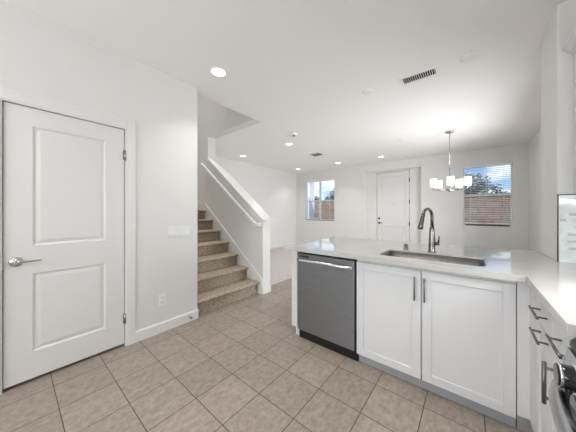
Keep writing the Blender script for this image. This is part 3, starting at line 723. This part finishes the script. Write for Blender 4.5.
# mosaic backsplash on the stub wall with a dark metal edge
bs = struct(MB().box(0.484, 0.885, 2.442, 2.450, CT, 1.384).build('wall_tile', mosaic_m), 'pale glass mosaic backsplash with a dark metal edge', 'backsplash')
MB().box(0.4765, 0.4835, 2.4405, 2.450, CT, 1.391).box(0.4835, 0.885, 2.4405, 2.450, 1.384, 1.391).build('tile_edge', grout_trim_m, bs)
ch = MB()
for (x0, z0, wd) in ((0.5235, 1.345, 0.05), (0.522, 1.325, 0.06), (0.524, 1.10, 0.07), (0.523, 1.052, 0.07), (0.4875, 1.20, 0.030), (0.526, 1.004, 0.06), (0.53, 1.24, 0.06)):
    ch.box(x0, x0+wd, 2.4412, 2.4425, z0, z0+0.018)
ch.build('dark_tiles', mat('grey_glass_tile', (0.48, 0.51, 0.52), 0.1, noise=0.15, nscale=60), bs)
# wall cabinet over the right counter
uc = thing('wall_cabinet', 'white wall cabinet with crown moulding at the upper right edge', 'cabinet', (0.72, 1.75, 1.385))
MB().box(0.570, 0.883, 1.075, 2.440, 1.392, 2.36).build('cabinet_body', cab_m, uc)
MB().prism([(0.548, 2.345), (0.540, 2.362), (0.528, 2.370), (0.506, 2.398), (0.500, 2.402), (0.500, 2.424), (0.60, 2.424), (0.60, 2.345)], 'y', 1.075, 2.4395).build('crown_moulding', cab_m, uc)
for y0, y1 in ((1.08, 1.53), (1.534, 1.984), (1.988, 2.438)):
    dr = shaker(MB(), 'y', 0.549, y0, y1, 1.394, 2.342).build('cabinet_door', cab_m, uc)
    bar_pull(dr, (0.549, y0+0.03, 1.44), (0.549, y0+0.03, 1.60), (-0.032, 0, 0))

# ------------------------------------------------------------------ ceiling fittings
def lamp_at(name, loc, power, rad=0.065, spread=100, color=(1.0, 0.985, 0.96)):
    d = bpy.data.lights.new(name, 'AREA'); d.shape = 'DISK'; d.size = rad*2; d.energy = power; d.color = color; d.spread = R(spread)
    o = bpy.data.objects.new(name, d); C.objects.link(o); o.location = loc
    return o
cans = [((-2.067, 1.382), 'brightest ceiling downlight, over the kitchen floor near the left wall', CAN_POWER),
        ((-3.073, 3.82), 'ceiling downlight beyond the stairs, left of the square ceiling vent', CAN_POWER_FAR),
        ((-4.68, 3.875), 'ceiling downlight just right of the upper stair wall', CAN_POWER_FAR),
        ((-4.63, 6.252), 'ceiling downlight in the far left corner of the living room', CAN_POWER_FAR),
        ((-3.119, 6.245), 'ceiling downlight along the far wall, right of the left window', CAN_POWER_FAR),
        ((-1.86, 6.234), 'ceiling downlight right above the front door', CAN_POWER_FAR),
        ((-0.55, 1.35), 'added ceiling downlight over the sink, above the frame', CAN_POWER),  # this and the next three are added out of view for light
        ((0.05, 1.0), 'added ceiling downlight over the inside corner of the counter, above the frame', CAN_POWER),
        ((-2.067, -0.55), 'added ceiling downlight behind the viewpoint on the left', CAN_POWER),
        ((-0.55, -0.55), 'added ceiling downlight behind the viewpoint on the right', CAN_POWER)]
first = None
for (x, y), lab, pw in cans:
    if first is None:
        first = t = thing('ceiling_downlight', lab, 'downlight', (x, y, CE), 'round recessed ceiling downlights')
        MB().lathe([(0.092, 0), (0.092, -0.003), (0.086, -0.006), (0.074, -0.007), (0.072, -0.002), (0.072, 0)], (x, y, CE), 'z', 36, cap=False).build('trim_ring', vent_m, t)
        MB().lathe([(0.0, -0.003), (0.072, -0.003), (0.072, 0.0)], (x, y, CE), 'z', 32, cap=False).build('lens', lamp_m, t)
    else:
        t = copy_thing(first, (x-cans[0][0][0], y-cans[0][0][1], 0), lab)
    lamp_at('downlight_lamp', (x, y, CE-0.012), pw)
# supply register near the kitchen
v = thing('ceiling_vent', 'long white ceiling register with dark slots near the chandelier', 'vent', (-0.44, 2.80, CE), 'air vents in the ceiling')
vx0, vx1, vy0, vy1 = -0.62, -0.255, 2.708, 2.885
f = MB().box(vx0, vx1, vy0, vy0+0.03, CE-0.008, CE, 0.002).box(vx0, vx1, vy1-0.03, vy1, CE-0.008, CE, 0.002).box(vx0, vx0+0.03, vy0+0.03, vy1-0.03, CE-0.008, CE).box(vx1-0.03, vx1, vy0+0.03, vy1-0.03, CE-0.008, CE)
f.build('vent_frame', vent_m, v)
MB().box(vx0+0.03, vx1-0.03, vy0+0.03, vy1-0.03, CE-0.002, CE).build('vent_backing', dark_m, v)
l_ = MB(); n_ = 15
for k in range(n_):
    x = vx0+0.03+(vx1-vx0-0.06)*(k+0.5)/n_
    l_.prism([(x-0.003, CE-0.002), (x+0.003, CE-0.008), (x+0.005, CE-0.008), (x-0.001, CE-0.002)], 'y', vy0+0.03, vy1-0.03)
l_.build('louvers', vent_m, v)
v = thing('ceiling_vent', 'square white ceiling register in the living room, left of the front door', 'vent', (-3.085, 4.97, CE), 'air vents in the ceiling')
vx0, vx1, vy0, vy1 = -3.26, -2.91, 4.80, 5.14
f = MB().box(vx0, vx1, vy0, vy0+0.035, CE-0.008, CE).box(vx0, vx1, vy1-0.035, vy1, CE-0.008, CE).box(vx0, vx0+0.035, vy0+0.035, vy1-0.035, CE-0.008, CE).box(vx1-0.035, vx1, vy0+0.035, vy1-0.035, CE-0.008, CE)
f.build('vent_frame', vent_m, v)
MB().box(vx0+0.035, vx1-0.035, vy0+0.035, vy1-0.035, CE-0.002, CE).build('vent_backing', mat('vent_grey', (0.07, 0.07, 0.07), 0.8), v)
l_ = MB()
for k in range(12):
    y = vy0+0.035+(vy1-vy0-0.07)*(k+0.5)/12
    l_.prism([(y+0.002, CE-0.002), (y-0.003, CE-0.008), (y-0.001, CE-0.008), (y+0.004, CE-0.002)], 'x', vx0+0.035, vx1-0.035)
l_.build('louvers', vent_m, v)
def disc(x, y, r, h_, label, cat, name):
    t = thing(name, label, cat, (x, y, CE))
    MB().lathe([(r, 0), (r, -h_*0.4), (r*0.93, -h_*0.8), (r*0.8, -h_), (0.0, -h_)], (x, y, CE), 'z', 32, cap=False).build('cover', vent_m, t)
    return t
disc(-0.983, 2.758, 0.062, 0.012, 'small round white cover plate on the ceiling left of the long vent', 'ceiling cover', 'sprinkler_cover')
disc(0.003, 2.765, 0.078, 0.016, 'large round white speaker cover on the ceiling right of the long vent', 'ceiling cover', 'ceiling_cover')
disc(-1.128, 5.046, 0.045, 0.010, 'small white ceiling disc between the front door and the chandelier', 'ceiling cover', 'sprinkler_cover')
disc(-3.81, 4.867, 0.045, 0.010, 'small white ceiling disc beyond the smoke detector, near the far left corner', 'ceiling cover', 'sprinkler_cover')
sd = disc(-2.604, 3.388, 0.07, 0.028, 'white smoke detector with a grey sensor on the ceiling by the stairs', 'smoke detector', 'smoke_detector')
MB().lathe([(0.030, -0.026), (0.030, -0.040), (0.020, -0.046), (0, -0.046)], (-2.604, 3.388, CE), 'z', 20, cap=False).build('sensor', mat('grey_plastic', (0.25, 0.24, 0.23), 0.5), sd)

# chandelier
hx, hy = -0.302, 5.085
cl = thing('chandelier', 'satin nickel chandelier with five white glass shades over the dining area', 'chandelier', (hx, hy, CE))
MB().lathe([(0.066, 0), (0.066, -0.012), (0.058, -0.026), (0.012, -0.032), (0.008, -0.045)], (hx, hy, CE), 'z', 28).build('canopy', chrome_m, cl)
MB().tube([(hx, hy, CE-0.04), (hx, hy, 2.10)], 0.006, 8).tube([(hx, hy, 2.11), (hx, hy, 1.70)], 0.008, 10).lathe([(0.014, 0), (0.014, 0.03)], (hx, hy, 2.09), 'z', 12).build('stem', chrome_m, cl)
MB().lathe([(0.004, -0.05), (0.014, -0.045), (0.026, -0.03), (0.030, 0.0), (0.024, 0.03), (0.010, 0.04)], (hx, hy, 1.685), 'z', 20).build('hub', chrome_m, cl)
base_a = math.atan2(-5.085, 0.302)+0.05
for k in range(5):
    a = base_a+k*2*math.pi/5; ux, uy = math.cos(a), math.sin(a); sx_, sy_ = hx+0.265*ux, hy+0.265*uy
    ar = MB().tube([(hx+0.02*ux, hy+0.02*uy, 1.675), (hx+0.15*ux, hy+0.15*uy, 1.668), (hx+0.235*ux, hy+0.235*uy, 1.670), (sx_, sy_, 1.682), (sx_, sy_, 1.715)], 0.0075, 8)
    ar.lathe([(0.022, 0), (0.026, 0.006), (0.022, 0.028), (0.016, 0.034)], (sx_, sy_, 1.700), 'z', 16)
    ar = ar.build('arm', chrome_m, cl)
    MB().lathe([(0.018, 0.0), (0.046, 0.002), (0.054, 0.008), (0.057, 0.02), (0.057, 0.158), (0.054, 0.158), (0.054, 0.025), (0.042, 0.008), (0.018, 0.006)], (sx_, sy_, 1.722), 'z', 28, cap=False).build('lamp_shade', shade_m, cl)
    d = bpy.data.lights.new('chandelier_bulb', 'POINT'); d.energy = SHADE_POWER; d.color = (1, 0.95, 0.88); d.shadow_soft_size = 0.025
    o = bpy.data.objects.new('chandelier_bulb', d); C.objects.link(o); o.location = (sx_, sy_, 1.835)
# lamp added under the wall cabinet to brighten counter and backsplash
area('under_cabinet_fill', (0.72, 1.30, 1.385), (0.60, 1.35, 0.5), 0.05, 0.5, COUNTER_FILL_POWER)
